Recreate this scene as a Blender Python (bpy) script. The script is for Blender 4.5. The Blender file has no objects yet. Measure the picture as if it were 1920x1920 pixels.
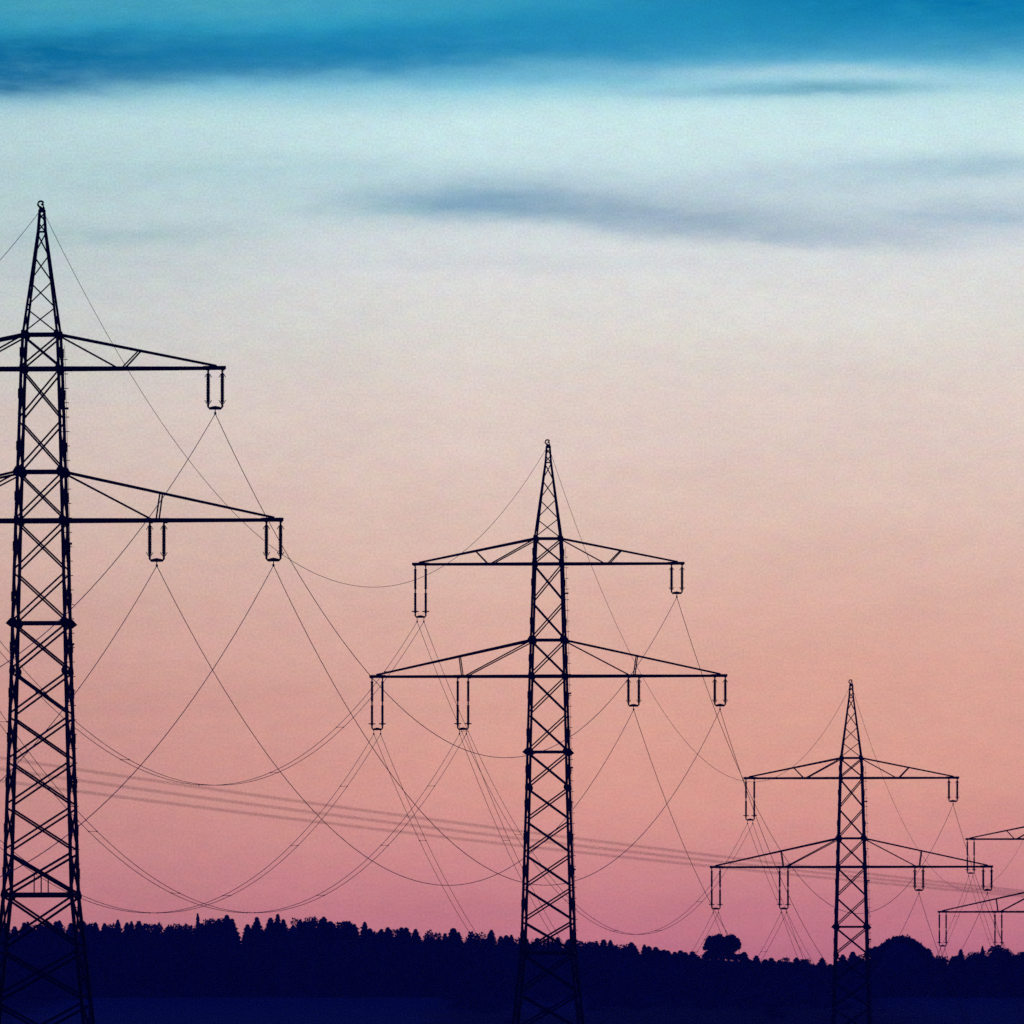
import bpy, bmesh, math, random
from mathutils import Vector, Matrix

random.seed(7)
SC = bpy.context.scene
COL = SC.collection

# ------------------------------------------------------------------ camera
FPX = 34950.0                      # focal length in pixels of the 1920 px photograph (a very long lens)
PITCH = math.atan(1490.0 / FPX)    # looking slightly upwards
CP, SP = math.cos(PITCH), math.sin(PITCH)
cam_d = bpy.data.cameras.new('camera')
cam = bpy.data.objects.new('camera', cam_d)
COL.objects.link(cam)
cam.location = (0, 0, 0)
cam.rotation_euler = (math.pi / 2 + PITCH, 0, 0)
cam_d.sensor_width = 36.0
cam_d.lens = 36.0 * FPX / 1920.0
cam_d.clip_start = 1.0
cam_d.clip_end = 60000.0
cam_d.dof.use_dof = True
cam_d.dof.focus_distance = 1150.0
cam_d.dof.aperture_fstop = 12.0
SC.camera = cam

# ------------------------------------------------------------------ exposure / sampling
SC.view_settings.view_transform = 'Standard'
SC.view_settings.look = 'None'
SC.view_settings.exposure = 0.0
SC.view_settings.gamma = 1.0
SC.view_settings.use_curve_mapping = False
SC.render.engine = 'CYCLES'
SC.cycles.use_denoising = False
SC.cycles.max_bounces = 3
SC.cycles.diffuse_bounces = 2
SC.cycles.glossy_bounces = 1
SC.cycles.volume_bounces = 0
SC.cycles.transparent_max_bounces = 8


def lin(c):
    c /= 255.0
    return c / 12.92 if c <= 0.04045 else ((c + 0.055) / 1.055) ** 2.4


def srgb(r, g, b):
    return (lin(r), lin(g), lin(b), 1.0)


# ------------------------------------------------------------------ world: dusk sky
W = bpy.data.worlds.new('World')
SC.world = W
W.use_nodes = True
NT = W.node_tree
NT.nodes.clear()


def N(kind, **kw):
    n = NT.nodes.new(kind)
    for k, v in kw.items():
        setattr(n, k, v)
    return n


def M(op, a, b=None, c=None, clamp=False):
    n = N('ShaderNodeMath', operation=op, use_clamp=clamp)
    for i, x in enumerate((a, b, c)):
        if x is None:
            continue
        if isinstance(x, (int, float)):
            n.inputs[i].default_value = x
        else:
            NT.links.new(x, n.inputs[i])
    return n.outputs[0]


def smooth(x, lo, hi):
    n = N('ShaderNodeMapRange', interpolation_type='SMOOTHSTEP')
    NT.links.new(x, n.inputs['Value'])
    n.inputs['From Min'].default_value = lo
    n.inputs['From Max'].default_value = hi
    return n.outputs[0]


def mixc(fac, a, b, blend='MIX'):
    n = N('ShaderNodeMix', data_type='RGBA', blend_type=blend)
    for sock, x in ((n.inputs['Factor'], fac), (n.inputs[6], a), (n.inputs[7], b)):
        if isinstance(x, (int, float, tuple)):
            sock.default_value = x
        else:
            NT.links.new(x, sock)
    return n.outputs[2]


tc = N('ShaderNodeTexCoord')
sep = N('ShaderNodeSeparateXYZ')
NT.links.new(tc.outputs['Generated'], sep.inputs[0])
dx, dy, dz = sep.outputs
hor = M('SQRT', M('ADD', M('MULTIPLY', dx, dx), M('MULTIPLY', dy, dy)))
tan_el = M('DIVIDE', dz, M('MAXIMUM', hor, 1e-4))
cos_az = M('DIVIDE', dy, M('MAXIMUM', hor, 1e-4))
az = M('ARCTAN2', dx, dy)
# elevation counted downwards in units of 1/34950 rad, azimuth likewise (matches the measurements taken for the clouds)
ROW = M('SUBTRACT', 2450.0, M('MULTIPLY', tan_el, FPX))
PXC = M('ADD', M('MULTIPLY', az, FPX), 960.0)


def noise(sx, sy, detail=3.0, rough=0.55, off=0.0):
    cb = N('ShaderNodeCombineXYZ')
    NT.links.new(M('MULTIPLY', PXC, sx), cb.inputs[0])
    NT.links.new(M('MULTIPLY', ROW, sy), cb.inputs[1])
    cb.inputs[2].default_value = off
    n = N('ShaderNodeTexNoise', noise_dimensions='3D')
    NT.links.new(cb.outputs[0], n.inputs['Vector'])
    n.inputs['Scale'].default_value = 1.0
    n.inputs['Detail'].default_value = detail
    n.inputs['Roughness'].default_value = rough
    return M('SUBTRACT', n.outputs['Fac'], 0.5)


SKY = [(-260, (8, 96, 160)), (0, (40, 148, 190)), (70, (64, 164, 200)), (150, (132, 200, 220)), (200, (184, 222, 228)),
       (260, (200, 229, 231)), (330, (201, 224, 227)), (430, (212, 221, 222)), (520, (219, 220, 218)),
       (620, (222, 217, 210)), (740, (223, 207, 198)), (860, (223, 200, 189)), (980, (222, 191, 177)),
       (1100, (221, 181, 166)), (1250, (220, 169, 153)), (1400, (219, 159, 143)), (1500, (217, 152, 138)),
       (1600, (209, 139, 134)), (1690, (199, 125, 129)), (1780, (189, 112, 126)), (1960, (166, 94, 118))]
ramp = N('ShaderNodeValToRGB')
cr = ramp.color_ramp
cr.interpolation = 'CARDINAL'
wob = M('MULTIPLY', noise(0.0016, 0.006, 3), 70.0)
tilt = M('MULTIPLY', M('SUBTRACT', PXC, 960.0), 0.02)
tpos = M('DIVIDE', M('ADD', M('ADD', ROW, M('ADD', wob, tilt)), 260.0), 2220.0, clamp=True)
NT.links.new(tpos, ramp.inputs[0])
for i, (r, c) in enumerate(SKY):
    p = (r + 260.0) / 2220.0
    e = cr.elements[i] if i < 2 else cr.elements.new(p)
    e.position = p
    e.color = srgb(*c)
sky = ramp.outputs[0]

# thin cloud streaks: soft elliptical banks broken up by stretched noise
streak = M('ADD', M('MULTIPLY', noise(0.0035, 0.016, 4, 0.6, 3.0), 60.0), M('MULTIPLY', noise(0.013, 0.03, 3, 0.6, 5.0), 22.0))
fine = M('ADD', noise(0.006, 0.035, 4, 0.62, 9.0), M('MULTIPLY', noise(0.016, 0.055, 3, 0.6, 15.0), 0.6))


def bank(cx, cy, rx, ry, slope, power=2.0, ry_low=None, warp=1.0):
    """mask of one soft bank of cloud: ry above the axis, ry_low below it"""
    ex_ = M('DIVIDE', M('SUBTRACT', PXC, cx), rx)
    v = M('SUBTRACT', M('ADD', ROW, M('MULTIPLY', streak, warp)), M('ADD', cy, M('MULTIPLY', M('SUBTRACT', PXC, cx), slope)))
    vu = M('DIVIDE', M('MINIMUM', v, 0.0), ry)
    vl = M('DIVIDE', M('MAXIMUM', v, 0.0), ry_low or ry)
    d = M('ADD', M('MULTIPLY', ex_, ex_), M('ADD', M('MULTIPLY', vu, vu), M('MULTIPLY', vl, vl)))
    return M('EXPONENT', M('MULTIPLY', M('POWER', d, power / 2.0), -1.0))


def veil(mask, amount, colour):
    global sky
    m = M('MULTIPLY', mask, M('ADD', amount, M('MULTIPLY', fine, 0.95 * amount)), clamp=True)
    sky = mixc(m, sky, srgb(*colour))


veil(bank(1880, -20, 760, 90, 0.02, 3, 110), 0.88, (0, 114, 166))         # blue gap at the top right
veil(bank(1250, 40, 460, 60, 0.0, 2, 70), 0.6, (18, 130, 176))
veil(bank(260, -10, 720, 48, -0.01, 2.4, 58), 0.75, (78, 172, 196))         # paler veil at the top left
veil(bank(-60, 122, 560, 56, -0.05, 3.4, 64, 0.7), 0.97, (0, 112, 162))   # dark blue bank, left
veil(bank(420, 108, 330, 40, -0.05, 2.4, 46, 0.8), 0.6, (2, 120, 170))
veil(bank(800, 88, 460, 42, -0.05, 2.6, 50, 0.8), 0.8, (8, 122, 172))    # its continuation
veil(bank(1350, 66, 620, 40, 0.0, 2.2, 50, 0.9), 0.5, (44, 146, 190))
veil(bank(1080, 132, 460, 22, -0.04, 2, 28, 0.9), 0.45, (100, 172, 204))
veil(bank(1000, 232, 900, 40, 0.0, 2, 46), 0.35, (206, 234, 236))         # bright band below it
veil(bank(1250, 172, 110, 10, 0.0, 2, 10, 0.5), 0.4, (140, 188, 212))
veil(bank(1540, 138, 300, 16, 0.01, 2, 16, 0.5), 0.6, (186, 218, 228))
veil(bank(1545, 166, 190, 13, -0.01, 2.4, 13, 0.45), 0.75, (96, 162, 186))   # small streak, upper right
veil(bank(1400, 168, 90, 10, 0.0, 2, 10, 0.45), 0.5, (110, 172, 200))
veil(bank(1100, 350, 430, 44, 0.0, 2, 40, 0.9), 0.42, (176, 200, 212))
veil(bank(1480, 338, 400, 36, -0.05, 2, 34, 0.9), 0.5, (178, 200, 213))
veil(bank(1820, 312, 230, 24, -0.03, 2, 26, 0.8), 0.66, (154, 188, 207))
veil(bank(760, 386, 230, 44, 0.0, 2, 26, 0.7), 0.62, (146, 186, 200))
veil(bank(915, 384, 170, 36, 0.03, 2.2, 28, 0.6), 0.80, (104, 156, 184))     # grey-blue streak in the middle
veil(bank(1130, 402, 320, 44, 0.08, 2.2, 26, 0.6), 0.78, (134, 166, 189))
veil(bank(1390, 432, 310, 50, 0.05, 2.2, 26, 0.7), 0.70, (156, 178, 195))
veil(bank(1640, 446, 240, 24, 0.02, 2, 20, 0.8), 0.5, (180, 194, 207))
veil(bank(1850, 404, 300, 36, 0.0, 2, 34, 0.9), 0.72, (160, 186, 204))
veil(bank(120, 330, 520, 120, 0.0, 2, 120, 0.9), 0.4, (176, 210, 214))
veil(bank(240, 440, 240, 22, 0.0, 2, 22, 0.8), 0.5, (154, 192, 198))
veil(bank(520, 318, 330, 24, -0.03, 2, 24, 0.9), 0.42, (164, 204, 214))
veil(bank(40, 480, 460, 130, 0.0, 2, 200, 0.9), 0.35, (172, 201, 202))       # cooler air at the far left
veil(bank(900, 490, 460, 20, 0.01, 2, 18, 1.0), 0.35, (198, 205, 212))
veil(bank(300, 620, 520, 60, 0.0, 2, 80, 1.0), 0.25, (206, 206, 204))
veil(bank(60, 1480, 620, 330, 0.0, 2, 260, 1.0), 0.35, (196, 136, 138))       # mauve at the lower left
veil(bank(1480, 1360, 520, 260, 0.0, 2, 200, 1.0), 0.3, (222, 160, 136))      # peach at the centre right
# faint mottling, plus fine camera grain put into the sky's brightness
mott = M('ADD', M('MULTIPLY', noise(0.004, 0.011, 4, 0.6, 21.0), 0.14), M('MULTIPLY', noise(0.03, 0.05, 2, 0.5, 30.0), 0.04))
mott = M('ADD', mott, M('MULTIPLY', noise(0.24, 0.24, 1, 0.6, 40.0), 0.36))
# the glow is strongest to the right; the far left of the sky is a little darker
mott = M('SUBTRACT', mott, M('MULTIPLY', M('SUBTRACT', 1.0, smooth(PXC, -300.0, 1100.0)), 0.12))
gain = N('ShaderNodeVectorMath', operation='SCALE')
NT.links.new(sky, gain.inputs[0])
NT.links.new(M('ADD', 1.0, mott), gain.inputs['Scale'])
sky = gain.outputs[0]
tint = N('ShaderNodeTexNoise', noise_dimensions='3D')
cbt = N('ShaderNodeCombineXYZ')
NT.links.new(M('MULTIPLY', PXC, 0.03), cbt.inputs[0])
NT.links.new(M('MULTIPLY', ROW, 0.05), cbt.inputs[1])
NT.links.new(cbt.outputs[0], tint.inputs['Vector'])
tint.inputs['Scale'].default_value = 1.0
tint.inputs['Detail'].default_value = 3.0
tm = N('ShaderNodeVectorMath', operation='MULTIPLY_ADD')
NT.links.new(tint.outputs['Color'], tm.inputs[0])
tm.inputs[1].default_value = (0.16, 0.16, 0.20)
tm.inputs[2].default_value = (0.92, 0.92, 0.90)
tmul = N('ShaderNodeVectorMath', operation='MULTIPLY')
NT.links.new(sky, tmul.inputs[0])
NT.links.new(tm.outputs[0], tmul.inputs[1])
sky = tmul.outputs[0]

# the air in front takes some of the low sky's light away: the sky behind it is that much brighter
HAZE_DENSITY = 0.75e-4
HAZE_TOP = 78.0
path = M('MINIMUM', M('DIVIDE', HAZE_TOP, M('MAXIMUM', tan_el, 0.004)), 9000.0)
boost = M('EXPONENT', M('MULTIPLY', path, HAZE_DENSITY * 0.9))
g2 = N('ShaderNodeVectorMath', operation='SCALE')
NT.links.new(sky, g2.inputs[0])
NT.links.new(boost, g2.inputs['Scale'])
sky = g2.outputs[0]

# high dusk sky: a Nishita sky with the sun just below the horizon over a deep blue dome
nish = N('ShaderNodeTexSky', sky_type='NISHITA')
nish.sun_disc = False
nish.sun_elevation = math.radians(-4.0)
nish.sun_rotation = math.radians(0.0)
nscale = N('ShaderNodeVectorMath', operation='SCALE')
NT.links.new(nish.outputs[0], nscale.inputs[0])
nscale.inputs['Scale'].default_value = 0.05
dome = mixc(1.0, nscale.outputs[0], (0.0016, 0.0075, 0.26, 1.0), 'ADD')
glow = M('MULTIPLY', smooth(cos_az, 0.75, 0.97), M('SUBTRACT', 1.0, smooth(tan_el, 0.075, 0.13)))
final = mixc(glow, dome, sky)
bg = N('ShaderNodeBackground')
NT.links.new(final, bg.inputs['Color'])
bg.inputs['Strength'].default_value = 1.0
wo = N('ShaderNodeOutputWorld')
NT.links.new(bg.outputs[0], wo.inputs['Surface'])


# ------------------------------------------------------------------ helpers
def at(px, row, Y):
    """point at distance Y that the lens sees at (px, row) of the 1920 px photograph"""
    u, v = (px - 960.0) / FPX, (960.0 - row) / FPX
    d = Vector((u, CP - SP * v, SP + CP * v))
    return d * (Y / d.y)


def material(name, colour, rough=0.7, metal=0.0, var=0.35, scale=1.5, spec=0.3):
    m = bpy.data.materials.new(name)
    m.use_nodes = True
    nt = m.node_tree
    b = nt.nodes['Principled BSDF']
    b.inputs['Roughness'].default_value = rough
    b.inputs['Metallic'].default_value = metal
    b.inputs['Specular IOR Level'].default_value = spec
    tcn = nt.nodes.new('ShaderNodeTexCoord')
    nz = nt.nodes.new('ShaderNodeTexNoise')
    nz.inputs['Scale'].default_value = scale
    nz.inputs['Detail'].default_value = 4
    rp = nt.nodes.new('ShaderNodeValToRGB')
    rp.color_ramp.elements[0].position = 0.3
    rp.color_ramp.elements[1].position = 0.7
    rp.color_ramp.elements[0].color = tuple(c * (1 - var) for c in colour) + (1,)
    rp.color_ramp.elements[1].color = tuple(c * (1 + var) for c in colour) + (1,)
    nt.links.new(tcn.outputs['Object'], nz.inputs['Vector'])
    nt.links.new(nz.outputs['Fac'], rp.inputs[0])
    nt.links.new(rp.outputs[0], b.inputs['Base Color'])
    return m


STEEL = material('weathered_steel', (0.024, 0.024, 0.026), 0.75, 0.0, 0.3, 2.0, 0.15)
PORCELAIN = material('brown_porcelain', (0.03, 0.018, 0.014), 0.6, 0.0, 0.2, 3.0, 0.2)
ALU = material('weathered_conductor', (0.10, 0.10, 0.10), 0.7, 0.0, 0.15, 0.5, 0.2)
NEEDLE = material('spruce_needles', (0.020, 0.034, 0.048), 0.9, 0.0, 0.6, 0.22, 0.05)
LEAF = material('broad_leaves', (0.026, 0.045, 0.052), 0.9, 0.0, 0.45, 0.8, 0.05)
BARK = material('bark', (0.05, 0.04, 0.035), 0.9, 0.0, 0.3, 2.0, 0.1)


def obj(name, bm, mats, parent=None, smooth_shade=False):
    me = bpy.data.meshes.new(name)
    if smooth_shade:
        for fc in bm.faces:
            fc.smooth = True
    bm.to_mesh(me)
    bm.free()
    for m in (mats if isinstance(mats, (list, tuple)) else [mats]):
        me.materials.append(m)
    o = bpy.data.objects.new(name, me)
    COL.objects.link(o)
    if parent:
        o.parent = parent
    return o


def tag(o, label, cat, group=None):
    o['label'] = label
    o['category'] = cat
    if group:
        o['group'] = group
    return o


def thing(name, label, cat, loc=(0, 0, 0), rotz=0.0, group=None):
    o = bpy.data.objects.new(name, None)
    COL.objects.link(o)
    o.empty_display_size = 0.5
    o.location = loc
    o.rotation_euler = (0, 0, rotz)
    return tag(o, label, cat, group)


def copy_tree(o, parent=None):
    c = o.copy()
    COL.objects.link(c)
    c.parent = parent
    for ch in list(o.children):
        copy_tree(ch, c)
    return c


def bar(bm, a, b, w, h=None, up=Vector((0, 0, 1))):
    """angle section: two thin flanges meeting along the line a-b"""
    a, b = Vector(a), Vector(b)
    h = h or w
    d = (b - a).normalized()
    if abs(d.dot(up)) > 0.95:
        up = Vector((0, 1, 0))
    s = d.cross(up).normalized()
    t = s.cross(d).normalized()
    vs = []
    for p in (a, b):
        for i, j in ((-1, -1), (1, -1), (1, 1), (-1, 1)):
            vs.append(bm.verts.new(p + s * (i * w / 2) + t * (j * h / 2)))
    for k in range(4):
        bm.faces.new((vs[k], vs[(k + 1) % 4], vs[4 + (k + 1) % 4], vs[4 + k]))
    bm.faces.new((vs[3], vs[2], vs[1], vs[0]))
    bm.faces.new((vs[4], vs[5], vs[6], vs[7]))


def plate(bm, pts, n, th):
    """flat plate: outline pts extruded th along n"""
    n = Vector(n).normalized() * th / 2
    A = [bm.verts.new(Vector(p) - n) for p in pts]
    B = [bm.verts.new(Vector(p) + n) for p in pts]
    k = len(A)
    bm.faces.new(A[::-1])
    bm.faces.new(B)
    for i in range(k):
        bm.faces.new((A[i], A[(i + 1) % k], B[(i + 1) % k], B[i]))


def tube(bm, pts, r, seg=6, closed_ends=True):
    pts = [Vector(p) for p in pts]
    rings = []
    for i, p in enumerate(pts):
        d = (pts[min(i + 1, len(pts) - 1)] - pts[max(i - 1, 0)]).normalized()
        up = Vector((0, 0, 1)) if abs(d.z) < 0.95 else Vector((1, 0, 0))
        s = d.cross(up).normalized()
        t = s.cross(d)
        rr = r[i] if isinstance(r, (list, tuple)) else r
        rings.append([bm.verts.new(p + (s * math.cos(2 * math.pi * k / seg) + t * math.sin(2 * math.pi * k / seg)) * rr) for k in range(seg)])
    for A, B in zip(rings, rings[1:]):
        for k in range(seg):
            bm.faces.new((A[k], A[(k + 1) % seg], B[(k + 1) % seg], B[k]))
    if closed_ends:
        bm.faces.new(rings[0][::-1])
        bm.faces.new(rings[-1])


def lathe(bm, cx, cy, prof, seg=10):
    rings = []
    for r, z in prof:
        rings.append([bm.verts.new((cx + r * math.cos(2 * math.pi * k / seg), cy + r * math.sin(2 * math.pi * k / seg), z)) for k in range(seg)])
    for A, B in zip(rings, rings[1:]):
        for k in range(seg):
            bm.faces.new((A[k], A[(k + 1) % seg], B[(k + 1) % seg], B[k]))
    bm.faces.new(rings[0][::-1])
    bm.faces.new(rings[-1])


# ------------------------------------------------------------------ terrain
PROFILE = [(-1500, -4.0), (-60, -2.2), (0, -1.7), (110, -3.6), (250, -2.6), (420, 0.5), (852.5, 8.42), (1153.5, 11.52), (1459, 6.95),
           (1783, 10.27), (2000, 17.0), (2300, 28.5), (2700, 40.8), (3195, 53.0), (3420, 53.5), (3700, 56.0), (5000, 50.0), (9000, 20.0)]


def ground_z(y):
    for (y0, z0), (y1, z1) in zip(PROFILE, PROFILE[1:]):
        if y0 <= y <= y1:
            t = (y - y0) / (y1 - y0)
            return z0 + (z1 - z0) * t
    return PROFILE[-1][1]


bm = bmesh.new()
ys = sorted(set([p[0] for p in PROFILE] + list(range(-1500, 9001, 150))))
xs = list(range(-4000, -500, 500)) + list(range(-500, 501, 50)) + list(range(1000, 4001, 500))
grid = [[bm.verts.new((x, y, ground_z(y))) for x in xs] for y in ys]
for A, B in zip(grid, grid[1:]):
    for k in range(len(xs) - 1):
        bm.faces.new((A[k], A[k + 1], B[k + 1], B[k]))
gm = bpy.data.materials.new('meadow_and_stubble')
gm.use_nodes = True
gt = gm.node_tree
gb = gt.nodes['Principled BSDF']
gb.inputs['Roughness'].default_value = 0.95
gb.inputs['Specular IOR Level'].default_value = 0.05
gtc = gt.nodes.new('ShaderNodeTexCoord')
gsep = gt.nodes.new('ShaderNodeSeparateXYZ')
gt.links.new(gtc.outputs['Object'], gsep.inputs[0])


def gm_math(op, a, b=None):
    n = gt.nodes.new('ShaderNodeMath')
    n.operation = op
    for i, x in enumerate((a, b)):
        if x is None:
            continue
        if isinstance(x, (int, float)):
            n.inputs[i].default_value = x
        else:
            gt.links.new(x, n.inputs[i])
    return n.outputs[0]


def gm_smooth(x, lo, hi):
    n = gt.nodes.new('ShaderNodeMapRange')
    n.interpolation_type = 'SMOOTHSTEP'
    gt.links.new(x, n.inputs['Value'])
    n.inputs['From Min'].default_value = lo
    n.inputs['From Max'].default_value = hi
    return n.outputs[0]


gn = gt.nodes.new('ShaderNodeTexNoise')
gn.inputs['Scale'].default_value = 0.02
gn.inputs['Detail'].default_value = 5
gt.links.new(gtc.outputs['Object'], gn.inputs['Vector'])
gx = gm_math('ADD', gsep.outputs[0], gm_math('MULTIPLY', gm_math('SUBTRACT', gn.outputs['Fac'], 0.5), 14.0))
# two parcels of pale stubble with darker meadow between them
left = gm_math('MULTIPLY', gm_smooth(gx, -78.0, -72.0), gm_math('SUBTRACT', 1.0, gm_smooth(gx, -16.0, -6.0)))
patch = gm_math('MULTIPLY', gm_math('MULTIPLY', gm_smooth(gx, -3.0, 2.0), gm_math('SUBTRACT', 1.0, gm_smooth(gx, 9.0, 16.0))), gm_smooth(gsep.outputs[1], 2750.0, 2950.0))
right = gm_smooth(gx, 52.0, 68.0)
stub = gm_math('MAXIMUM', gm_math('MAXIMUM', left, gm_math('MULTIPLY', patch, 0.6)), gm_math('MULTIPLY', right, 0.9))
gn2 = gt.nodes.new('ShaderNodeTexNoise')
gn2.inputs['Scale'].default_value = 0.35
gn2.inputs['Detail'].default_value = 6
gt.links.new(gtc.outputs['Object'], gn2.inputs['Vector'])
gmix = gt.nodes.new('ShaderNodeMix')
gmix.data_type = 'RGBA'
gt.links.new(stub, gmix.inputs['Factor'])
gmix.inputs[6].default_value = (0.010, 0.013, 0.011, 1)
gmix.inputs[7].default_value = (0.11, 0.12, 0.085, 1)
gmul = gt.nodes.new('ShaderNodeMix')
gmul.data_type = 'RGBA'
gmul.blend_type = 'MULTIPLY'
gmul.inputs['Factor'].default_value = 1.0
gvar = gt.nodes.new('ShaderNodeMapRange')
gvar.inputs['From Min'].default_value = 0.3
gvar.inputs['From Max'].default_value = 0.7
gvar.inputs['To Min'].default_value = 0.7
gvar.inputs['To Max'].default_value = 1.25
gt.links.new(gn2.outputs['Fac'], gvar.inputs['Value'])
gt.links.new(gmix.outputs[2], gmul.inputs[6])
gt.links.new(gvar.outputs[0], gmul.inputs[7])
gt.links.new(gmul.outputs[2], gb.inputs['Base Color'])
ground = obj('ground', bm, gm, smooth_shade=True)
ground['kind'] = 'structure'

# ------------------------------------------------------------------ pylons
BASE = 27.45      # height of the lower crossarm's chord above the ground
LC_PX = [(78.0, 976.5, 852.5), (1028.0, 1268.0, 1153.5), (1596.3, 1625.5, 1459.0), (1975.7, 1709.5, 1783.0)]
LC = [at(*q) for q in LC_PX]
THETA = math.radians(4.6)
EX = Vector((math.cos(THETA), -math.sin(THETA), 0))

# half width of the lattice mast at height z (z counted from the lower crossarm)
HALF = [(-BASE, 2.66), (-17.13, 1.55), (-6.89, 1.245), (-4.69, 1.2), (0.0, 1.07), (2.24, 1.0), (6.96, 0.86), (8.53, 0.79), (13.25, 0.17), (14.25, 0.10)]


def half(z):
    for (z0, h0), (z1, h1) in zip(HALF, HALF[1:]):
        if z0 <= z <= z1:
            return h0 + (h1 - h0) * (z - z0) / (z1 - z0)
    return HALF[-1][1]


def corner(sx, sy, z):
    h = half(z)
    return Vector((sx * h, sy * h, z + BASE))


SIDES = [((-1, -1), (1, -1), (0, -1)), ((1, 1), (-1, 1), (0, 1)), ((-1, 1), (-1, -1), (-1, 0)), ((1, -1), (1, 1), (1, 0))]


def make_pylon():
    root = thing('lattice_pylon', 'pylon', 'pylon')
    legz = [-BASE, -17.13, -6.89, -4.69, 0.0, 2.24, 6.96, 8.53]
    legw = [0.165, 0.155, 0.15, 0.145, 0.14, 0.135, 0.13]
    for sx, sy in ((-1, -1), (1, -1), (1, 1), (-1, 1)):
        b = bmesh.new()
        for k in range(len(legz) - 1):
            bar(b, corner(sx, sy, legz[k]), corner(sx, sy, legz[k + 1]), legw[k], up=Vector((0, 1, 0)))
        # splice plates where the side bracing is bolted on
        for z in (-19.6, -16.1, -14.1, -12.0, -9.95, -7.9, -5.8, -3.5, -1.2, 1.1, 3.4, 5.8, 7.7):
            p = corner(sx, sy, z) + Vector((sx * 0.03, 0, 0))
            bar(b, p - Vector((0, 0, 0.22)), p + Vector((0, 0, 0.22)), 0.145, 0.17, up=Vector((0, 1, 0)))
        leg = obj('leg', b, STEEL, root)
        for z, rx, rz, point in ((8.53, 0.17, 0.19, 0.0), (6.96, 0.17, 0.17, 0.0), (2.24, 0.22, 0.23, 0.13), (0.0, 0.19, 0.20, 0.0), (-4.69, 0.22, 0.21, 0.20), (-6.89, 0.19, 0.21, 0.0), (-17.13, 0.22, 0.22, 0.04)):
            b = bmesh.new()
            p = corner(sx, sy, z) + Vector((0, sy * 0.09, 0))
            o_ = sx * (rx * 0.55 + point)
            i_ = -sx * rx
            pts = [p + Vector((o_, 0, -0.04)), p + Vector((sx * rx * 0.4, 0, rz)), p + Vector((i_ * 0.6, 0, rz)), p + Vector((i_, 0, 0.3 * rz)),
                   p + Vector((i_, 0, -0.3 * rz)), p + Vector((i_ * 0.6, 0, -rz)), p + Vector((sx * rx * 0.4, 0, -rz))]
            plate(b, pts, (0, 1, 0), 0.03)
            obj('gusset_plate', b, STEEL, leg)
    # X bracing of the four faces
    zs = [-BASE, -24.6, -22.0, -19.6, -17.13, -15.15, -13.08, -11.0, -8.94, -6.89, -4.69, -2.34, 0.0, 2.24, 4.6, 6.96, 8.53]
    for (a, c, nrm) in SIDES:
        b = bmesh.new()
        side = nrm[0] != 0
        for z0, z1 in zip(zs, zs[1:]):
            w = 0.105 if z0 < -17 else 0.088 if z0 < -5 else 0.078
            zl, zh = z0 + 0.10, z1 - 0.10
            if side:
                zl, zh = z0 + 0.5, z1 + 0.3 if z1 < 8 else z1
                w *= 0.8
            off = Vector((nrm[0], nrm[1], 0)) * 0.05
            bar(b, corner(*a, zl) + off, corner(*c, zh) + off, w)
            off = Vector((nrm[0], nrm[1], 0)) * -0.05
            bar(b, corner(*c, zl) + off, corner(*a, zh) + off, w)
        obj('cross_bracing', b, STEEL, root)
    # horizontal frames
    for z, w in ((8.53, 0.13), (6.96, 0.15), (2.24, 0.13), (0.0, 0.16), (-4.69, 0.12), (-17.13, 0.17)):
        b = bmesh.new()
        for (a, c, nrm) in SIDES:
            bar(b, corner(*a, z), corner(*c, z), w)
        if z in (0.0, 6.96, -17.13):
            bar(b, corner(-1, -1, z), corner(1, 1, z), 0.07)
            bar(b, corner(1, -1, z), corner(-1, 1, z), 0.07)
        if z == -17.13:
            for sy in (-1, 1):
                for x in (-0.16, 0.16):
                    bar(b, Vector((x, sy * half(z), BASE + z)), Vector((x, sy * half(z + 1.1), BASE + z + 1.0)), 0.05)
        obj('horizontal_frame', b, STEEL, root)
    # peak
    b = bmesh.new()
    pz = [8.53, 10.1, 11.75, 13.25, 14.25]
    for sx, sy in ((-1, -1), (1, -1), (1, 1), (-1, 1)):
        for k in range(4):
            bar(b, corner(sx, sy, pz[k]), corner(sx, sy, pz[k + 1]), (0.105, 0.10, 0.105, 0.10)[k], up=Vector((0, 1, 0)))
    bz = [8.53, 9.75, 10.95, 12.15, 13.2, 13.7, 14.15]
    for (a, c, nrm) in SIDES:
        for k in range(len(bz) - 1 if nrm[1] < 0.5 else 0):
            w = 0.058 if nrm[1] else 0.035
            bar(b, corner(*a, bz[k] + 0.05), corner(*c, bz[k + 1] - 0.05), w)
            bar(b, corner(*c, bz[k] + 0.05), corner(*a, bz[k + 1] - 0.05), w)
        bar(b, corner(*a, 13.25), corner(*c, 13.25), 0.07)
        bar(b, corner(*a, 14.2), corner(*c, 14.2), 0.12)
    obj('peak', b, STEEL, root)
    # curved bracket that carries the earth wire
    b = bmesh.new()
    c0 = Vector((-0.05, 0, BASE + 14.52))
    pts = [Vector((0.06, 0, BASE + 14.25)), Vector((-0.02, 0, BASE + 14.34))]
    pts += [c0 + Vector((0.135 * math.cos(t), 0, 0.135 * math.sin(t))) for t in [math.radians(q) for q in range(265, 12, -16)]]
    tube(b, pts, 0.045, 8)
    bar(b, Vector((0.10, 0, BASE + 14.2)), Vector((0.04, 0, BASE + 14.56)), 0.06)
    bar(b, Vector((-0.13, 0, BASE + 14.3)), Vector((0.13, 0, BASE + 14.3)), 0.12, 0.14)
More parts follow.
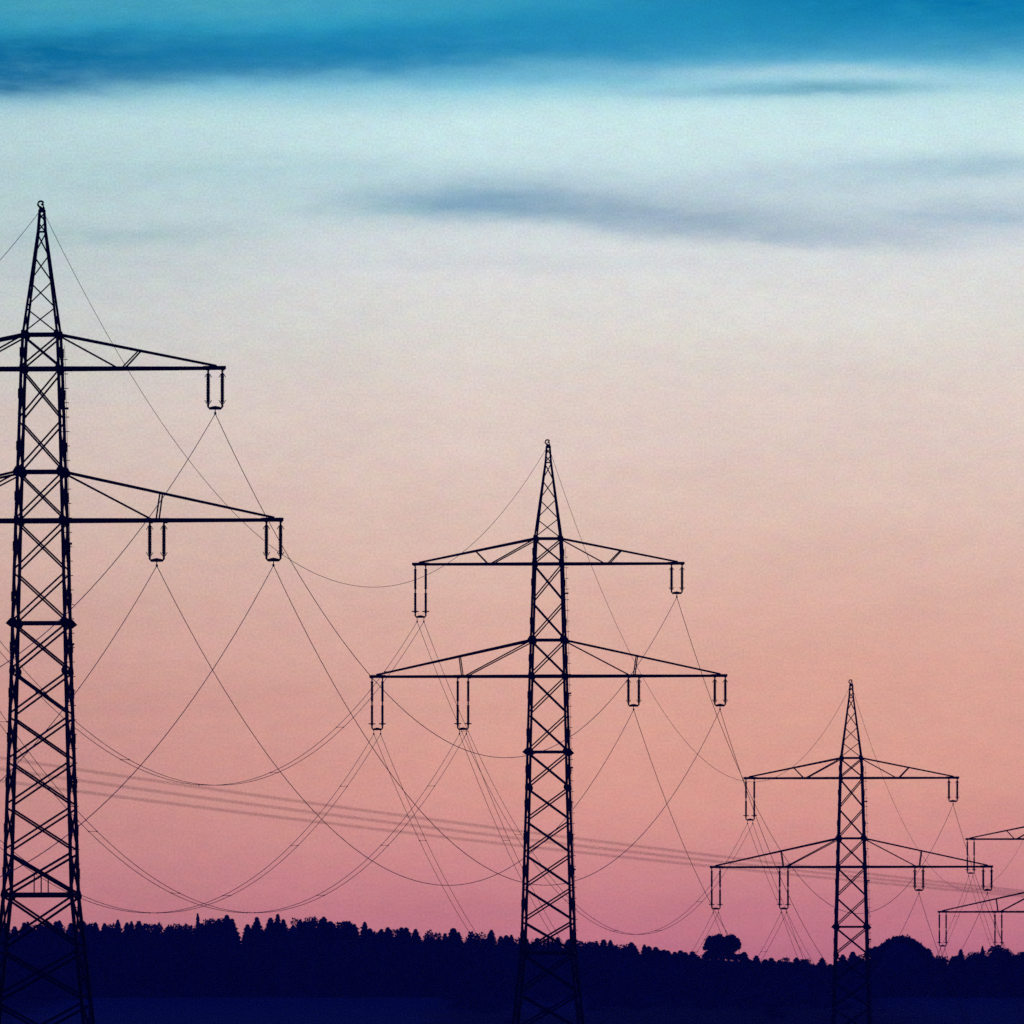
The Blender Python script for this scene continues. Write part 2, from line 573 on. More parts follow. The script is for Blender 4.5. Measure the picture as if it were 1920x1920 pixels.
    bar(b, Vector((-0.03, 0, BASE + 14.48)), Vector((0.07, 0, BASE + 14.55)), 0.1)
    obj('earth_wire_bracket', b, STEEL, root)
    # crossarms
    for zt, zb, L, xd, xt, hang in ((8.53, 6.96, 8.40, 3.55, 4.50, (7.98,)), (2.24, 0.0, 11.05, 5.15, 5.50, (5.3, 10.66))):
        for sx in (-1, 1):
            b = bmesh.new()

            def chord(x, sy, top):
                h0 = half(zt if top else zb)
                z0 = zt if top else zb
                t = (x - h0) / (L - h0)
                return Vector((sx * x, sy * (h0 + (0.10 - h0) * t), BASE + z0 + (zb - z0) * t))
            tipx = L - 0.12
            for sy in (-1, 1):
                bar(b, chord(half(zb), sy, False), chord(L, sy, False), 0.15, 0.15)
                bar(b, chord(half(zt), sy, True), chord(tipx - 0.25, sy, True) + Vector((0, 0, 0.03)), 0.105, 0.105)
                bar(b, corner(sx, sy, zt) + Vector((0, 0, -0.05)), chord(xd, sy, False), 0.075)
                bar(b, chord(xd + 0.18, sy, False), chord(xt, sy, True), 0.068)
            n = 7 if L < 9 else 9
            for k in range(n):
                xa, xb = half(zb) + (tipx - half(zb)) * k / n, half(zb) + (tipx - half(zb)) * (k + 1) / n
                sy = 1 if k % 2 else -1
                bar(b, chord(xa, sy, False) - Vector((0, 0, 0.05)), chord(xb, -sy, False) - Vector((0, 0, 0.05)), 0.06)
                bar(b, chord(xb, -1, False) - Vector((0, 0, 0.04)), chord(xb, 1, False) - Vector((0, 0, 0.04)), 0.06)
            bar(b, chord(xt, -1, True), chord(xt, 1, True), 0.06)
            for x in hang:
                for e in (-0.34, 0.34):
                    bar(b, Vector((sx * (x + e), -0.9 * half(zb) if x < 6 else -0.25, BASE + zb - 0.02)), Vector((sx * (x + e), 0.9 * half(zb) if x < 6 else 0.25, BASE + zb - 0.02)), 0.12, 0.16)
                bar(b, Vector((sx * (x - 0.55), 0, BASE + zb + 0.03)), Vector((sx * min(x + 0.55, L + 0.06), 0, BASE + zb + 0.03)), 0.3, 0.15)
            obj('crossarm', b, STEEL, root)
    # climbing rail with rungs on the outer face of one leg
    b = bmesh.new()
    z = -25.0
    while z < 8.0:
        p = corner(1, -1, z) + Vector((0.08, -0.06, 0))
        bar(b, p, p + Vector((0.36, 0, 0)), 0.035)
        z += 0.66
    rail = [corner(1, -1, z_) + Vector((0.33, -0.06, 0)) for z_ in (-25.0, -17.13, -6.89, 0.0, 8.0)]
    tube(b, rail, 0.011, 5)
    for z in (5.1, -5.0 + 3.9, -5.7, -12.0):
        p = corner(1, -1, z) + Vector((0.08, -0.06, 0))
        bar(b, p, p + Vector((0.34, 0, 0)), 0.10)
    obj('climbing_rail', b, STEEL, root)
    # concrete footings
    for sx, sy in ((-1, -1), (1, -1), (1, 1), (-1, 1)):
        b = bmesh.new()
        p = corner(sx, sy, -BASE)
        lathe(b, p.x, p.y, [(0.55, -0.8), (0.55, 0.25), (0.42, 0.4)], 12)
        obj('footing', b, BARK, root)
    return root


PYLON_LABEL = ['tallest lattice pylon, its mast cut by the left edge of the photo',
               'lattice pylon in the middle of the photo, second tallest',
               'smaller lattice pylon beside the round dome-shaped tree, third tallest',
               'smallest lattice pylon, only its left crossarms showing at the right edge']
pylons = [make_pylon()]
for k in range(3):
    pylons.append(copy_tree(pylons[0]))
for p, l, lab in zip(pylons, LC, PYLON_LABEL):
    p.location = (l.x, l.y, l.z - BASE)
    p.rotation_euler = (0, 0, -THETA)
    tag(p, lab, 'pylon', 'lattice pylons of the power line')


# ------------------------------------------------------------------ insulators (origin at the crossarm's underside)
def shed_profile(z0, z1, n, r0, r1):
    pr = [(0.03, z0)]
    for k in range(n):
        a = z0 + (z1 - z0) * k / n
        s = (z1 - z0) / n
        pr += [(r0, a + 0.1 * s), (r1, a + 0.55 * s), (r0, a + 0.75 * s)]
    pr.append((0.03, z1))
    return pr


def make_short_insulator():
    root = thing('short_insulator', 'insulator', 'insulator')
    for s in (-0.325, 0.325):
        b = bmesh.new()
        tube(b, [(s, 0, 0.0), (s, 0, -0.2)], 0.05, 6)
        lathe(b, s, 0, shed_profile(-0.18, -1.5, 18, 0.07, 0.105))
        tube(b, [(s, 0, -1.48), (s, 0, -1.68)], 0.055, 6)
        rod = obj('insulator_rod', b, PORCELAIN, root)
        b = bmesh.new()
        for e in (-1, 1):
            tube(b, [(s, 0, -0.10), (s + e * 0.09, 0, -0.22), (s + e * 0.16, 0, -0.34)], 0.018, 5)
            tube(b, [(s, 0, -1.62), (s + e * 0.09, 0, -1.50), (s + e * 0.16, 0, -1.38)], 0.018, 5)
        obj('arcing_horn', b, STEEL, rod)
    b = bmesh.new()
    plate(b, [(-0.33, 0, -1.64), (-0.27, 0, -1.70), (-0.1, 0, -1.66), (0, 0, -1.64), (0.1, 0, -1.66), (0.27, 0, -1.70), (0.33, 0, -1.62), (0.38, 0, -1.68), (0.26, 0, -1.82), (-0.26, 0, -1.82), (-0.38, 0, -1.68)], (0, 1, 0), 0.05)
    obj('yoke_plate', b, STEEL, root)
    b = bmesh.new()
    bar(b, (0, 0, -1.78), (0, 0, -1.95), 0.04)
    tube(b, [(0, -0.2, -2.03), (0, -0.08, -1.97), (0, 0.08, -1.97), (0, 0.2, -2.03)], [0.03, 0.05, 0.05, 0.03], 8)
    obj('wire_clamp', b, STEEL, root)
    return root


def make_long_insulator():
    root = thing('long_insulator', 'insulator', 'insulator')
    for s in (-0.325, 0.325):
        b = bmesh.new()
        tube(b, [(s, 0, 0.0), (s, 0, -0.25)], 0.045, 6)
        lathe(b, s, 0, shed_profile(-0.2, -1.45, 18, 0.068, 0.088))
        tube(b, [(s, 0, -1.44), (s, 0, -1.72)], 0.05, 6)
        lathe(b, s, 0, shed_profile(-1.7, -2.95, 18, 0.068, 0.088))
        tube(b, [(s, 0, -2.93), (s, 0, -3.12)], 0.055, 6)
        for z in (-0.28, -1.43, -1.72):
            bar(b, (s - 0.10, 0, z), (s + 0.10, 0, z), 0.03)
        rod = obj('insulator_rod', b, PORCELAIN, root)
        b = bmesh.new()
        ring = [(s + 0.19 * math.cos(t), 0.19 * math.sin(t), -2.84) for t in [2 * math.pi * k / 16 for k in range(17)]]
        tube(b, ring, 0.036, 6)
        bar(b, (s - 0.2, 0, -2.84), (s + 0.2, 0, -2.84), 0.055)
        obj('arcing_ring', b, STEEL, rod)
    b = bmesh.new()
    plate(b, [(-0.33, 0, -3.04), (-0.26, 0, -3.13), (-0.1, 0, -3.09), (0, 0, -3.07), (0.1, 0, -3.09), (0.26, 0, -3.13), (0.33, 0, -3.02), (0.38, 0, -3.09), (0.27, 0, -3.24), (-0.27, 0, -3.24), (-0.38, 0, -3.09)], (0, 1, 0), 0.05)
    obj('yoke_plate', b, STEEL, root)
    for s in (-0.21, 0.21):
        b = bmesh.new()
        bar(b, (s, 0, -3.2), (s, 0, -3.42), 0.035)
        tube(b, [(s, -0.2, -3.5), (s, -0.08, -3.45), (s, 0.08, -3.45), (s, 0.2, -3.5)], [0.03, 0.045, 0.045, 0.03], 8)
        obj('wire_clamp', b, STEEL, root)
    return root


PN = ['tallest pylon', 'middle pylon', 'third pylon', 'smallest pylon']
PLACE = {'UR': (7.98, 6.96, 'short', 'right tip of upper crossarm'),
         'LRi': (5.30, 0.0, 'short', 'midway along right lower crossarm'),
         'LRo': (10.66, 0.0, 'short', 'right tip of lower crossarm'),
         'UL': (-7.94, 6.96, 'long', 'left tip of upper crossarm'),
         'LLi': (-5.30, 0.0, 'long', 'midway along left lower crossarm'),
         'LLo': (-10.63, 0.0, 'long', 'left tip of lower crossarm')}
protos = {'short': make_short_insulator(), 'long': make_long_insulator()}
used = set()
for k in range(4):
    keys = ['UR', 'LRi', 'LRo'] if k == 0 else ['UL', 'LLi', 'LLo'] if k == 3 else list(PLACE)
    for key in keys:
        x, z, kind, where = PLACE[key]
        o = protos[kind] if kind not in used else copy_tree(protos[kind])
        used.add(kind)
        o.location = LC[k] + EX * x + Vector((0, 0, z - 0.08))
        o.rotation_euler = (0, 0, -THETA)
        look = 'short double insulator with horns' if kind == 'short' else 'long double insulator with rings'
        tag(o, '%s %s, %s' % (look, where, PN[k]), 'insulator',
            'short double insulators' if kind == 'short' else 'long double insulators')

# ------------------------------------------------------------------ conductors
ATT = {'earth': (0.0, 14.32), 'UR': (7.98, 6.96 - 2.08), 'LRi': (5.3, -2.08), 'LRo': (10.66, -2.08),
       'UL': (-7.94, 6.96 - 3.55), 'LLo': (-10.63, -3.55), 'LLi': (-5.3, -3.55)}
P_BEFORE = LC[0] + Vector((-24.0, -290.0, -10.0))
P_AFTER = LC[3] + Vector((25.0, 320.0, 2.0))
POS = [P_BEFORE] + LC + [P_AFTER]
SAG = [(13.6, 12.2), (12.68, 12.72), (13.5, 13.45), (14.2, 14.2), (14.2, 14.0)]     # (conductor, earth wire) per span


def attach(L, key, side=0.0):
    x, z = ATT[key]
    return L + EX * (x + side) + Vector((0, 0, z))


def span_points(a, b, sag, n=64):
    out = []
    for k in range(n + 1):
        t = k / n
        p = a.lerp(b, t)
        p.z -= 4 * sag * t * (1 - t)
        out.append(p)
    return out


SPANN = ['left of the tallest pylon', 'between the tallest and the middle pylon', 'between the middle and the third pylon',
         'between the third and the smallest pylon', 'beyond the smallest pylon']
WIRE_NAME = {'UR': 'from the right upper crossarm', 'LRi': 'from midway along the right lower crossarm', 'LRo': 'from the right tip of the lower crossarm',
             'UL': 'from the left upper crossarm', 'LLi': 'from midway along the left lower crossarm', 'LLo': 'from the left tip of the lower crossarm'}
SPAN_SHORT = ['left of tallest pylon', 'tallest to middle pylon', 'middle to third pylon', 'third to smallest pylon', 'beyond the smallest pylon']
R_SINGLE, R_TWIN, R_EARTH = 0.018, 0.0155, 0.0135
for s in range(5):
    A, B = POS[s], POS[s + 1]
    for key in ATT:
        if s == 4 and key in ('UR', 'LRi', 'LRo', 'earth'):
            continue
        sag = SAG[s][1] if key == 'earth' else SAG[s][0]
        if key == 'earth':
            b = bmesh.new()
            tube(b, span_points(attach(A, key), attach(B, key), sag), R_EARTH, 6)
            tag(obj('earth_wire', b, ALU), 'thin single earth wire sagging between the pylon peaks, %s' % SPAN_SHORT[s], 'wire', 'earth wires')
        elif key in ('UR', 'LRi', 'LRo'):
            b = bmesh.new()
            tube(b, span_points(attach(A, key), attach(B, key), sag), R_SINGLE, 6)
            tag(obj('power_cable', b, ALU), 'single cable %s, %s' % (WIRE_NAME[key], SPAN_SHORT[s]), 'cable', 'single power cables')
        else:
            root = thing('twin_cable', 'twin cable %s, %s' % (WIRE_NAME[key], SPAN_SHORT[s]), 'cable', A, 0, 'twin power cables')
            lines = []
            for side in (-0.21, 0.21):
                pts = [p - A for p in span_points(attach(A, key, side), attach(B, key, side), sag)]
                lines.append(pts)
                b = bmesh.new()
                tube(b, pts, R_TWIN, 6)
                obj('cable_strand', b, ALU, root)
            for k in (7, 16, 25, 34, 43, 52, 59):
                b = bmesh.new()
                bar(b, lines[0][k], lines[1][k], 0.022)
                for q in (lines[0][k], lines[1][k]):
                    bar(b, q - Vector((0, 0.12, 0)), q + Vector((0, 0.12, 0)), 0.06)
                obj('spacer', b, STEEL, root)

# three wires of a nearby line, far in front of the focus
NEAR_LABEL = ['blurred near wire crossing the photo, uppermost of three', 'blurred near wire crossing the photo, middle one of three',
              'blurred near wire crossing the photo, lowest of three']
NEAR_ROWS = [[(-150, 1397), (0, 1421), (140, 1443), (500, 1492), (660, 1517), (960, 1556), (1080, 1575), (1330, 1601), (1600, 1635), (1920, 1671), (2100, 1690)],
             [(-150, 1420), (0, 1442), (140, 1462), (500, 1510), (660, 1534), (960, 1570), (1080, 1588), (1330, 1612), (1600, 1643), (1920, 1676), (2100, 1693)],
             [(-150, 1444), (0, 1463), (140, 1483), (500, 1528), (660, 1550), (960, 1583), (1080, 1600), (1330, 1623), (1600, 1651), (1920, 1681), (2100, 1696)]]


def fit_quadratic(pts):
    # least squares row = a + b x + c x^2 with x in thousands
    S = [[0.0] * 4 for _ in range(3)]
    for x, y in pts:
        v = (1.0, x / 1000.0, (x / 1000.0) ** 2)
        for i in range(3):
            for j in range(3):
                S[i][j] += v[i] * v[j]
            S[i][3] += v[i] * y
    for i in range(3):
        for j in range(3):
            if j != i:
                q = S[j][i] / S[i][i]
                S[j] = [a - q * c for a, c in zip(S[j], S[i])]
    return [S[i][3] / S[i][i] for i in range(3)]


for k, rows in enumerate(NEAR_ROWS):
    qa, qb, qc = fit_quadratic(rows)
    pts = []
    for i in range(81):
        px = -160 + 2300 * i / 80
        inv = (1 / 205.0) * (1 - px / 9000.0)          # the line runs away to the right: 1/distance falls evenly
        pts.append(at(px, qa + qb * px / 1000 + qc * (px / 1000) ** 2, 1 / inv))
    b = bmesh.new()
    tube(b, pts, 0.0054, 6)
    tag(obj('overhead_wire', b, ALU), NEAR_LABEL[k], 'wire', 'blurred wires of the nearby line')


# ------------------------------------------------------------------ trees
def leaf(b, p, d, size, wid, mat=0):
    """one leaf-spray: a small kite-shaped face"""
    d = d.normalized()
    s = d.cross(Vector((random.uniform(-1, 1), random.uniform(-1, 1), random.uniform(-1, 1))))
    if s.length < 1e-3:
        s = Vector((1, 0, 0))
    s = s.normalized() * wid
    v = [b.verts.new(p - d * size * 0.3), b.verts.new(p + s), b.verts.new(p + d * size), b.verts.new(p - s)]
    f = b.faces.new(v)
    f.material_index = mat


def cone(b, base, h, prof, seg, rng):
    """ragged solid heart of a crown, so that no light comes through it"""
    rings = []
    for r, t in prof:
        rings.append([b.verts.new(base + Vector((math.cos(6.2832 * k / seg) * r * rng.uniform(0.75, 1.15), math.sin(6.2832 * k / seg) * r * rng.uniform(0.75, 1.15), h * t))) for k in range(seg)])
    for A, B in zip(rings, rings[1:]):
        for k in range(seg):
            b.faces.new((A[k], A[(k + 1) % seg], B[(k + 1) % seg], B[k]))
    b.faces.new(rings[-1])


def spruce_bm(h, r, n, rng, taper=0.75, b=None, base=Vector((0, 0, 0)), tier=0.75, top=1.6):
    """spruce: leaf sprays over a tiered cone, denser towards the tip, round a ragged heart"""
    b = b or bmesh.new()
    tube(b, [base, base + Vector((0, 0, h * 0.5)), base + Vector((0, 0, h * 1.0))], [0.22, 0.12, 0.02], 5)
    cone(b, base, h, [(r * 0.55 * (1 - t) ** taper, t) for t in (0.05, 0.25, 0.45, 0.6, 0.72, 0.82, 0.9, 0.955)], 7, rng)
    lean = [rng.uniform(0.75, 1.2) for _ in range(12)]
    for _ in range(n):
        t = 1 - rng.random() ** top
        ph = (h * t / tier) % 1.0
        a = rng.random() * 6.2832
        rad = (r * (1 - t) ** taper + 0.05) * (1.12 - 0.45 * ph) * lean[int(a / 6.2832 * 12) % 12]
        q = rng.uniform(0.5, 1.0)
        p = base + Vector((math.cos(a) * rad * q, math.sin(a) * rad * q, h * t - 0.12 * rad * q))
        d = Vector((math.cos(a) + rng.uniform(-0.6, 0.6), math.sin(a) + rng.uniform(-0.6, 0.6), rng.uniform(-0.6, 0.35)))
        sz = 0.16 + 0.22 * min(1.0, rad)
        leaf(b, p, d, sz * rng.uniform(0.7, 1.4), sz * rng.uniform(0.4, 0.75))
    return b


def clump(b, c, rad, n, rng, size, squash=0.8):
    for _ in range(n):
        v = Vector((rng.gauss(0, 1), rng.gauss(0, 1), rng.gauss(0, 1))).normalized()
        q = rng.random() ** 0.45
        p = c + Vector((v.x * rad * q, v.y * rad * q, v.z * rad * q * squash))
        leaf(b, p, v + Vector((rng.uniform(-.8, .8), rng.uniform(-.8, .8), rng.uniform(-.8, .8))), size * rng.uniform(0.6, 1.3), size * rng.uniform(0.35, 0.7))


rng = random.Random(11)
spruces = []
for v in range(7):
    spruces.append(obj('spruce_tree', spruce_bm(14.0, rng.uniform(2.7, 3.6), 2600, rng, rng.uniform(0.66, 0.85), tier=rng.uniform(0.6, 0.9)), [NEEDLE]))
rounds = []
for v in range(4):
    b = bmesh.new()
    tube(b, [(0, 0, 0), (0.1, 0, 5), (0, 0.1, 11)], [0.28, 0.2, 0.06], 6)
    for k in range(16):
        z = rng.uniform(5.0, 13.2)
        lim = 2.1 * math.sin(min(1.0, (14.2 - z) / 5.0) * math.pi / 2)
        a = rng.random() * 6.28
        q = rng.random() ** 0.5 * lim
        clump(b, Vector((math.cos(a) * q, math.sin(a) * q, z)), rng.uniform(0.8, 1.25), 70, rng, 0.36)
    clump(b, Vector((rng.uniform(-.5, .5), 0, 13.2)), 0.8, 60, rng, 0.32)
    cone(b, Vector((0, 0, 0)), 13.0, [(1.0, 0.3), (1.7, 0.5), (1.5, 0.75), (0.8, 0.92), (0.2, 0.98)], 8, rng)
    rounds.append(obj('round_topped_tree', b, [LEAF]))

# (px, row of the tip, kind) along the skyline, read off the photograph
TIPS = []


def tips(x0, items):
    for it in items:
        u, v = it[0], it[1]
        TIPS.append((x0 + u / 4.0, 1690 + v / 4.0, it[2] if len(it) > 2 else 's'))


tips(0, [(15, 165), (70, 165), (105, 190), (150, 178), (190, 155), (215, 160), (250, 168, 'r'), (300, 175), (335, 165, 'r'), (365, 150), (402, 152), (450, 145), (490, 165, 'r'), (540, 165),
         (575, 160, 'r'), (610, 150), (642, 155, 'r'), (700, 160), (745, 182), (785, 165), (825, 182, 'r'), (868, 155, 'r'), (905, 140), (952, 160), (995, 152), (1050, 150), (1075, 156, 'r'), (1105, 158, 'r'), (1150, 160, 'r'), (1193, 152, 'r'),
         (1240, 185), (1280, 160, 'r'), (1345, 182), (1410, 162, 'r'), (1455, 165), (1497, 90, 't'), (1530, 125, 'r'), (1565, 115, 'r'), (1600, 130), (1635, 115, 'r'), (1675, 135), (1705, 104), (1765, 132), (1855, 175), (1898, 222)])
tips(480, [(30, 165, 'r'), (50, 118), (100, 124), (130, 150), (165, 97), (235, 135), (265, 114, 'r'), (325, 138), (365, 150), (398, 104, 'r'), (470, 135), (495, 118), (530, 150), (585, 170), (630, 140, 'r'), (665, 150), (695, 143, 'r'), (755, 172), (800, 155), (830, 205),
           (865, 218, 'r'), (905, 225, 'r'), (945, 210), (992, 196), (1020, 215), (1045, 198, 'r'), (1105, 197), (1143, 197), (1192, 210), (1250, 230, 'r'), (1290, 215, 'r'), (1330, 205, 'r'), (1380, 222, 'r'), (1425, 240), (1480, 203), (1525, 232), (1570, 211, 'r'), (1620, 240, 'r'),
           (1690, 222, 'r'), (1735, 230), (1772, 216), (1830, 262), (1880, 256)])
tips(960, [(12, 253), (60, 262, 'r'), (95, 270), (132, 262), (185, 277), (242, 270, 'r'), (285, 275, 'r'), (340, 268), (400, 280, 'r'), (440, 285), (485, 280, 'r'), (520, 290, 'r'), (555, 300, 'r'), (605, 292, 'r'), (640, 300), (685, 288), (745, 290), (780, 320, 'r'), (815, 338, 'r'),
           (858, 313, 'r'), (892, 308), (930, 330), (983, 325), (1030, 338), (1075, 343), (1105, 362), (1135, 368), (1180, 370), (1220, 380), (1262, 370), (1300, 382), (1340, 380), (1370, 376), (1405, 412), (1450, 390, 'r'), (1500, 388, 'r'), (1560, 398, 'r'), (1625, 402, 'r'), (1680, 396, 'r'), (1727, 380), (1760, 430), (1795, 440), (1830, 408), (1897, 435)])
tips(1440, [(28, 425), (80, 440), (132, 413, 'r'), (175, 455), (222, 422), (260, 430, 'r'), (300, 423, 'r'), (340, 460, 'r'), (413, 424), (470, 470), (515, 450), (550, 400), (585, 440), (632, 378), (680, 420), (720, 390, 'r'), (1205, 355), (1255, 440), (1300, 402, 'r'), (1367, 412), (1400, 410), (1437, 360),
            (1490, 420), (1545, 372, 'r'), (1580, 395), (1605, 338, 't'), (1650, 365, 'r'), (1700, 322, 'r'), (1735, 345, 'r'), (1772, 372, 'r'), (1800, 385), (1842, 398, 'r'), (1870, 400), (1900, 370, 'r'), (1925, 380)])
for x in list(range(-150, 0, 14)) + list(range(1932, 2080, 14)):      # a little of the wood outside the frame
    TIPS.append((x, (1732 if x < 0 else 1785) + random.uniform(-8, 10), 's'))


def section(x):
    if x < 150:
        return 'around the tallest pylon'
    if x < 362:
        return 'between the tallest pylon and the high clump'
    if x < 460:
        return 'in the high clump right of the tallest pylon'
    if x < 690:
        return 'in the tall group left of the middle pylon'
    if x < 975:
        return 'just left of the middle pylon'
    if x < 1080:
        return 'behind the middle pylon'
    if x < 1315:
        return 'between the middle pylon and the lone bushy-crowned tree'
    if x < 1410:
        return 'around the lone bushy-crowned tree'
    if x < 1630:
        return 'between the bushy-crowned tree and the third pylon'
    return 'right of the dome-shaped tree'


first = set()
ntree = 0
for (x, row, kind) in TIPS:
    Y = 3300 + rng.uniform(-45, 45)
    tip = at(x, row, Y)
    gz = ground_z(Y) - 0.3
    h = tip.z - gz
    src = rng.choice(rounds) if kind == 'r' else rng.choice(spruces)
    o = src if src.name not in first else src.copy()
    if src.name in first:
        COL.objects.link(o)
    first.add(src.name)
    o.location = (tip.x, Y, gz)
    w = rng.uniform(0.9, 1.45) if kind != 't' else 0.6
    if kind == 'r':
        w *= 0.85
    o.scale = (w, w, h / (14.0 if kind != 'r' else 14.1))
    o.rotation_euler = (rng.gauss(0, 0.025), rng.gauss(0, 0.03), rng.random() * 6.28)
    what = 'round-topped tree' if kind == 'r' else 'narrow pointed spruce' if kind == 't' else 'pointed spruce'
    if kind == 't':
        lab = 'narrow tall spruce above the skyline, %s' % section(x)
    else:
        lab = 'dark %s on the skyline, %s' % (what, section(x))
    tag(o, lab, 'tree', '%s on the skyline %s' % ('narrow spruces' if kind == 't' else 'round-topped trees' if kind == 'r' else 'pointed spruces', section(x)))
    ntree += 1


def special_tree(name, label, px, row_base, Y, blobs, limbs, leafsize, hearts=()):
    base = at(px, row_base, Y)
    gz = ground_z(Y) - 0.3
    root = thing(name, label, 'tree', (base.x, Y, gz))
    org = Vector((base.x, Y, gz))
    b = bmesh.new()
    top = at(px, limbs[0], Y) - org
    tube(b, [Vector((0, 0, 0)), Vector((0.05, 0, top.z * 0.5)), top], [0.4, 0.32, 0.22], 8)
    for (lx, lr) in limbs[1]:
        e = at(lx, lr, Y) - org
        tube(b, [top, top.lerp(e, 0.5) + Vector((0, rng.uniform(-.5, .5), 0.1)), e], [0.18, 0.11, 0.05], 6)
    obj('trunk', b, BARK, root)
    b = bmesh.new()
    ppm = FPX / Y
    for (bx, br, rp, n) in blobs:
        c = at(bx, br, Y) - org
        clump(b, c + Vector((0, rng.uniform(-1, 1) * rp / ppm * 0.6, 0)), rp / ppm, n, rng, leafsize, 0.9)
        clump(b, c, rp / ppm * 1.35, n // 9, rng, leafsize * 0.8, 0.95)
    for (hx, prof) in hearts:
        c = at(hx, row_base, Y) - org
        cone(b, Vector((c.x, c.y, 0)), at(px, prof[0], Y).z - gz, [(r_, t_) for r_, t_ in prof[1]], 12, rng)
    obj('crown', b, LEAF, root)
    return root


# lone broad tree whose bushy crown stands clear of the wood
bl = []
for (u, v, r) in ((1478, 300, 26), (1465, 335, 22), (1500, 325, 30), (1520, 285, 28), (1550, 272, 26), (1545, 310, 34), (1580, 290, 24), (1575, 335, 28), (1620, 278, 22), (1650, 275, 26), (1645, 310, 34), (1685, 300, 22), (1690, 335, 24),
                  (1660, 350, 28), (1625, 350, 26), (1530, 350, 30), (1500, 370, 24), (1450, 350, 14), (1545, 385, 26), (1625, 385, 20), (1640, 400, 26), (1470, 395, 22), (1560, 372, 22), (1618, 398, 16), (1450, 412, 20), (1490, 408, 22), (1530, 412, 20), (1565, 416, 16), (1620, 420, 18), (1660, 418, 20), (1700, 416, 18), (1600, 300, 26), (1602, 332, 32), (1600, 358, 22), (1575, 310, 30), (1560, 262, 14), (1485, 272, 10), (1705, 320, 10)):
    bl.append((960 + u / 4.0, 1690 + v / 4.0, r / 4.0, int(16 * r)))
special_tree('broad_tree', 'lone bushy-crowned tree standing clear of the wood, sky showing under its crown', 1357, 1880, 3255, bl,
             (1789, [(1345, 1775), (1362, 1772), (1372, 1778), (1335, 1782)]), 0.30)
# dome-shaped tree
bl = []
for k in range(260):
    a = rng.uniform(0, math.pi)
    q = rng.random() ** 0.4
    X = math.cos(a) * q
    xx = 1687 + X * (57 if X > 0 else 56)
    Rv = 52 if X > -0.3 else 46
    yy = 1812 - math.sin(a) * q * Rv
    bl.append((xx, yy, rng.uniform(4.5, 7.5), 70))
for (u, v) in ((770, 362), (800, 352), (835, 350), (870, 320), (905, 290), (945, 272), (990, 266), (1035, 275), (1080, 295), (1120, 322), (1150, 350), (1185, 385), (1210, 415), (1228, 450)):
    bl.append((1440 + u / 4.0, 1693 + v / 4.0, rng.uniform(3.0, 5.0), 90))
    bl.append((1440 + u / 4.0 + rng.uniform(-4, 4), 1700 + v / 4.0, rng.uniform(4.5, 6.5), 110))
    bl.append((1440 + u / 4.0 + rng.uniform(-7, 7), 1690.5 + v / 4.0 + rng.uniform(-2, 2), rng.uniform(1.5, 2.6), 26))
for k in range(120):
    bl.append((1687 + rng.uniform(-62, 66), rng.uniform(1812, 1870), rng.uniform(5, 8), 60))
special_tree('dome_tree', 'broad dome-shaped tree with rounded crown rising above the wood beside the third pylon', 1687, 1880, 3225, bl,
             (1840, [(1660, 1800), (1687, 1780), (1715, 1805)]), 0.36,
             [(1687, (1768, [(4.6, 0.1), (5.2, 0.45), (4.6, 0.62), (3.2, 0.85), (1.2, 0.99)]))])

# the wood below the skyline: one mass of spruces and broad trees, too dense to count
BASEROW = [(-260, 1748), (0, 1742), (100, 1741), (330, 1744), (350, 1742), (372, 1730), (440, 1733), (452, 1754), (478, 1760), (488, 1750), (560, 1746), (680, 1750), (760, 1754), (900, 1760), (1000, 1764),
           (1160, 1779), (1300, 1796), (1400, 1807), (1500, 1814), (1520, 1820), (1534, 1824), (1546, 1820), (1600, 1806), (1640, 1806), (1745, 1812), (1800, 1806), (1850, 1800), (2200, 1800)]


def base_row(x):
    for (x0, r0), (x1, r1) in zip(BASEROW, BASEROW[1:]):
        if x0 <= x <= x1:
            return r0 + (r1 - r0) * (x - x0) / (x1 - x0)
    return 1800


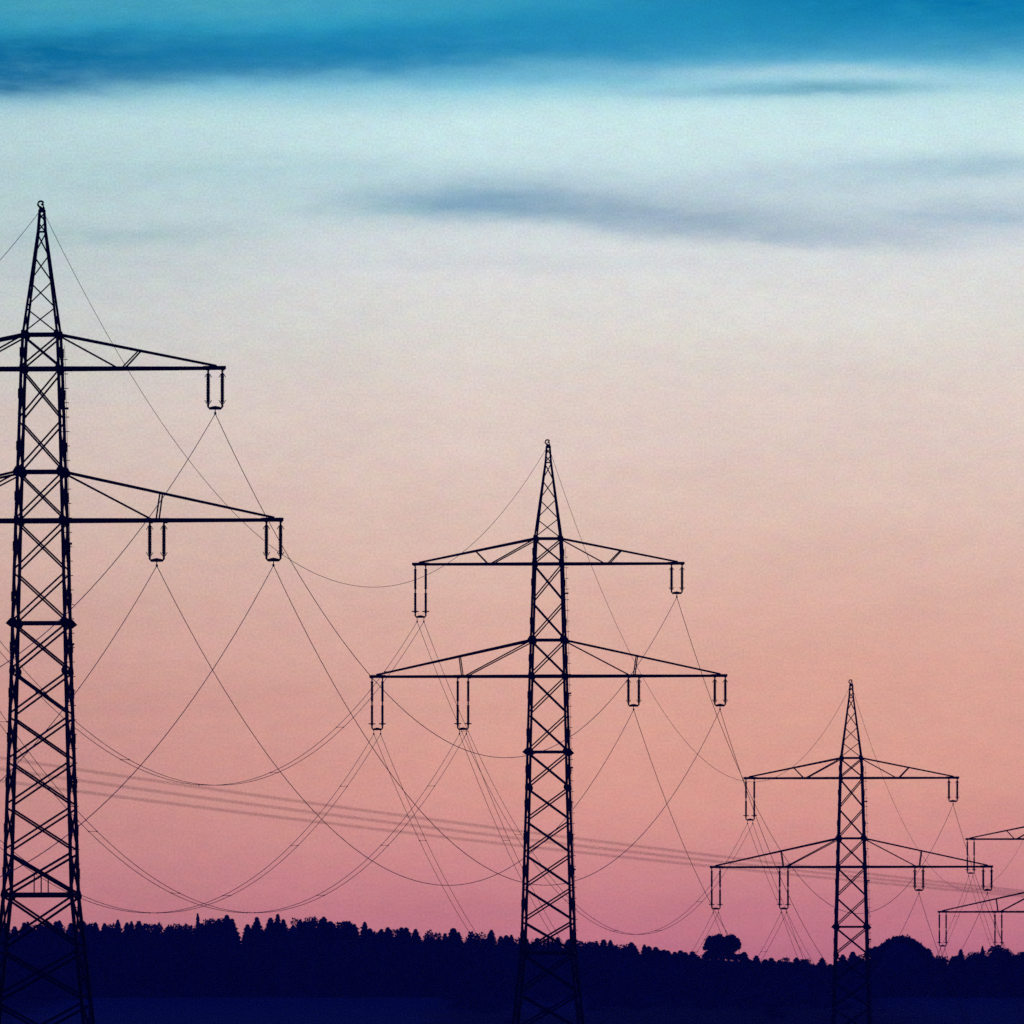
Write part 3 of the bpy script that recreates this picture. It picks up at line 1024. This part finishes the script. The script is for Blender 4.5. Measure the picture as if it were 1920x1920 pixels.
b = bmesh.new()
for rw in range(7):
    Y = 3202 + rw * 14.0
    x = -190.0
    while x < 195.0:
        y = Y + rng.uniform(-5, 5)
        px = 960 + FPX * x / y
        r = base_row(max(-250, min(2190, px))) + rng.uniform(-4, 6) + (6 - rw) * rng.uniform(1.0, 6.0)
        if r > 1862:
            r = 1862
        tip = at(px, r, y)
        gz = ground_z(y) - 0.3
        h = tip.z - gz
        if h > 1.5:
            if rng.random() < 0.65:
                spruce_bm(h, rng.uniform(1.9, 2.6), 150, rng, 0.7, b, Vector((x, y, gz)), 0.8, 1.2)
            else:
                cone(b, Vector((x, y, gz)), h, [(1.2, 0.05), (1.5, 0.4), (1.2, 0.7), (0.6, 0.9)], 7, rng)
                for k in range(5):
                    zz = h * (0.15 + 0.17 * k)
                    clump(b, Vector((x + rng.uniform(-.8, .8), y + rng.uniform(-.8, .8), gz + zz)), min(1.5, h * 0.2), 34, rng, 0.5)
        x += rng.uniform(1.4, 2.2)
# bushes straggling out along the field's upper edge
for k in range(150):
    px = rng.choice((rng.uniform(860, 1620), rng.uniform(860, 1620), rng.uniform(0, 150), rng.uniform(150, 1920)))
    y = 3195 - abs(rng.gauss(0, 1)) * (160 if 860 < px < 1620 else 25)
    y = max(y, 2720)
    c = at(px, 1860, y)
    gz = ground_z(y) - 0.2
    r = rng.uniform(0.7, 1.6)
    cone(b, Vector((c.x, y, gz)), r * 1.3, [(r * 0.9, 0.0), (r * 0.95, 0.4), (r * 0.5, 0.9)], 7, rng)
    for j in range(4):
        clump(b, Vector((c.x + rng.uniform(-1, 1) * r * 1.2, y + rng.uniform(-1, 1), gz + r * rng.uniform(0.4, 1.1))), r * 0.7, 30, rng, 0.35)
forest = obj('forest', b, [NEEDLE])
tag(forest, 'dense dark mass of trees below the skyline, behind the field', 'wood')
forest['kind'] = 'stuff'

# low bushes at the field's edge in the middle of the picture
# ------------------------------------------------------------------ air
b = bmesh.new()
bmesh.ops.create_cube(b, size=1.0)
hz = bpy.data.materials.new('evening_haze')
hz.use_nodes = True
ht = hz.node_tree
ht.nodes.clear()
pv = ht.nodes.new('ShaderNodeVolumePrincipled')
pv.inputs['Color'].default_value = (0.86, 0.90, 1.0, 1.0)
pv.inputs['Density'].default_value = HAZE_DENSITY
pv.inputs['Anisotropy'].default_value = 0.0
ho = ht.nodes.new('ShaderNodeOutputMaterial')
ht.links.new(pv.outputs[0], ho.inputs['Volume'])
haze = obj('haze', b, hz)
haze['kind'] = 'stuff'
tag(haze, 'thin blue evening haze filling the air over the whole valley', 'haze')
zmin = min(p[1] for p in PROFILE) - 1.0
haze.scale = (8100.0, 10700.0, HAZE_TOP - zmin)
haze.location = (0, 3750.0, (HAZE_TOP + zmin) / 2)
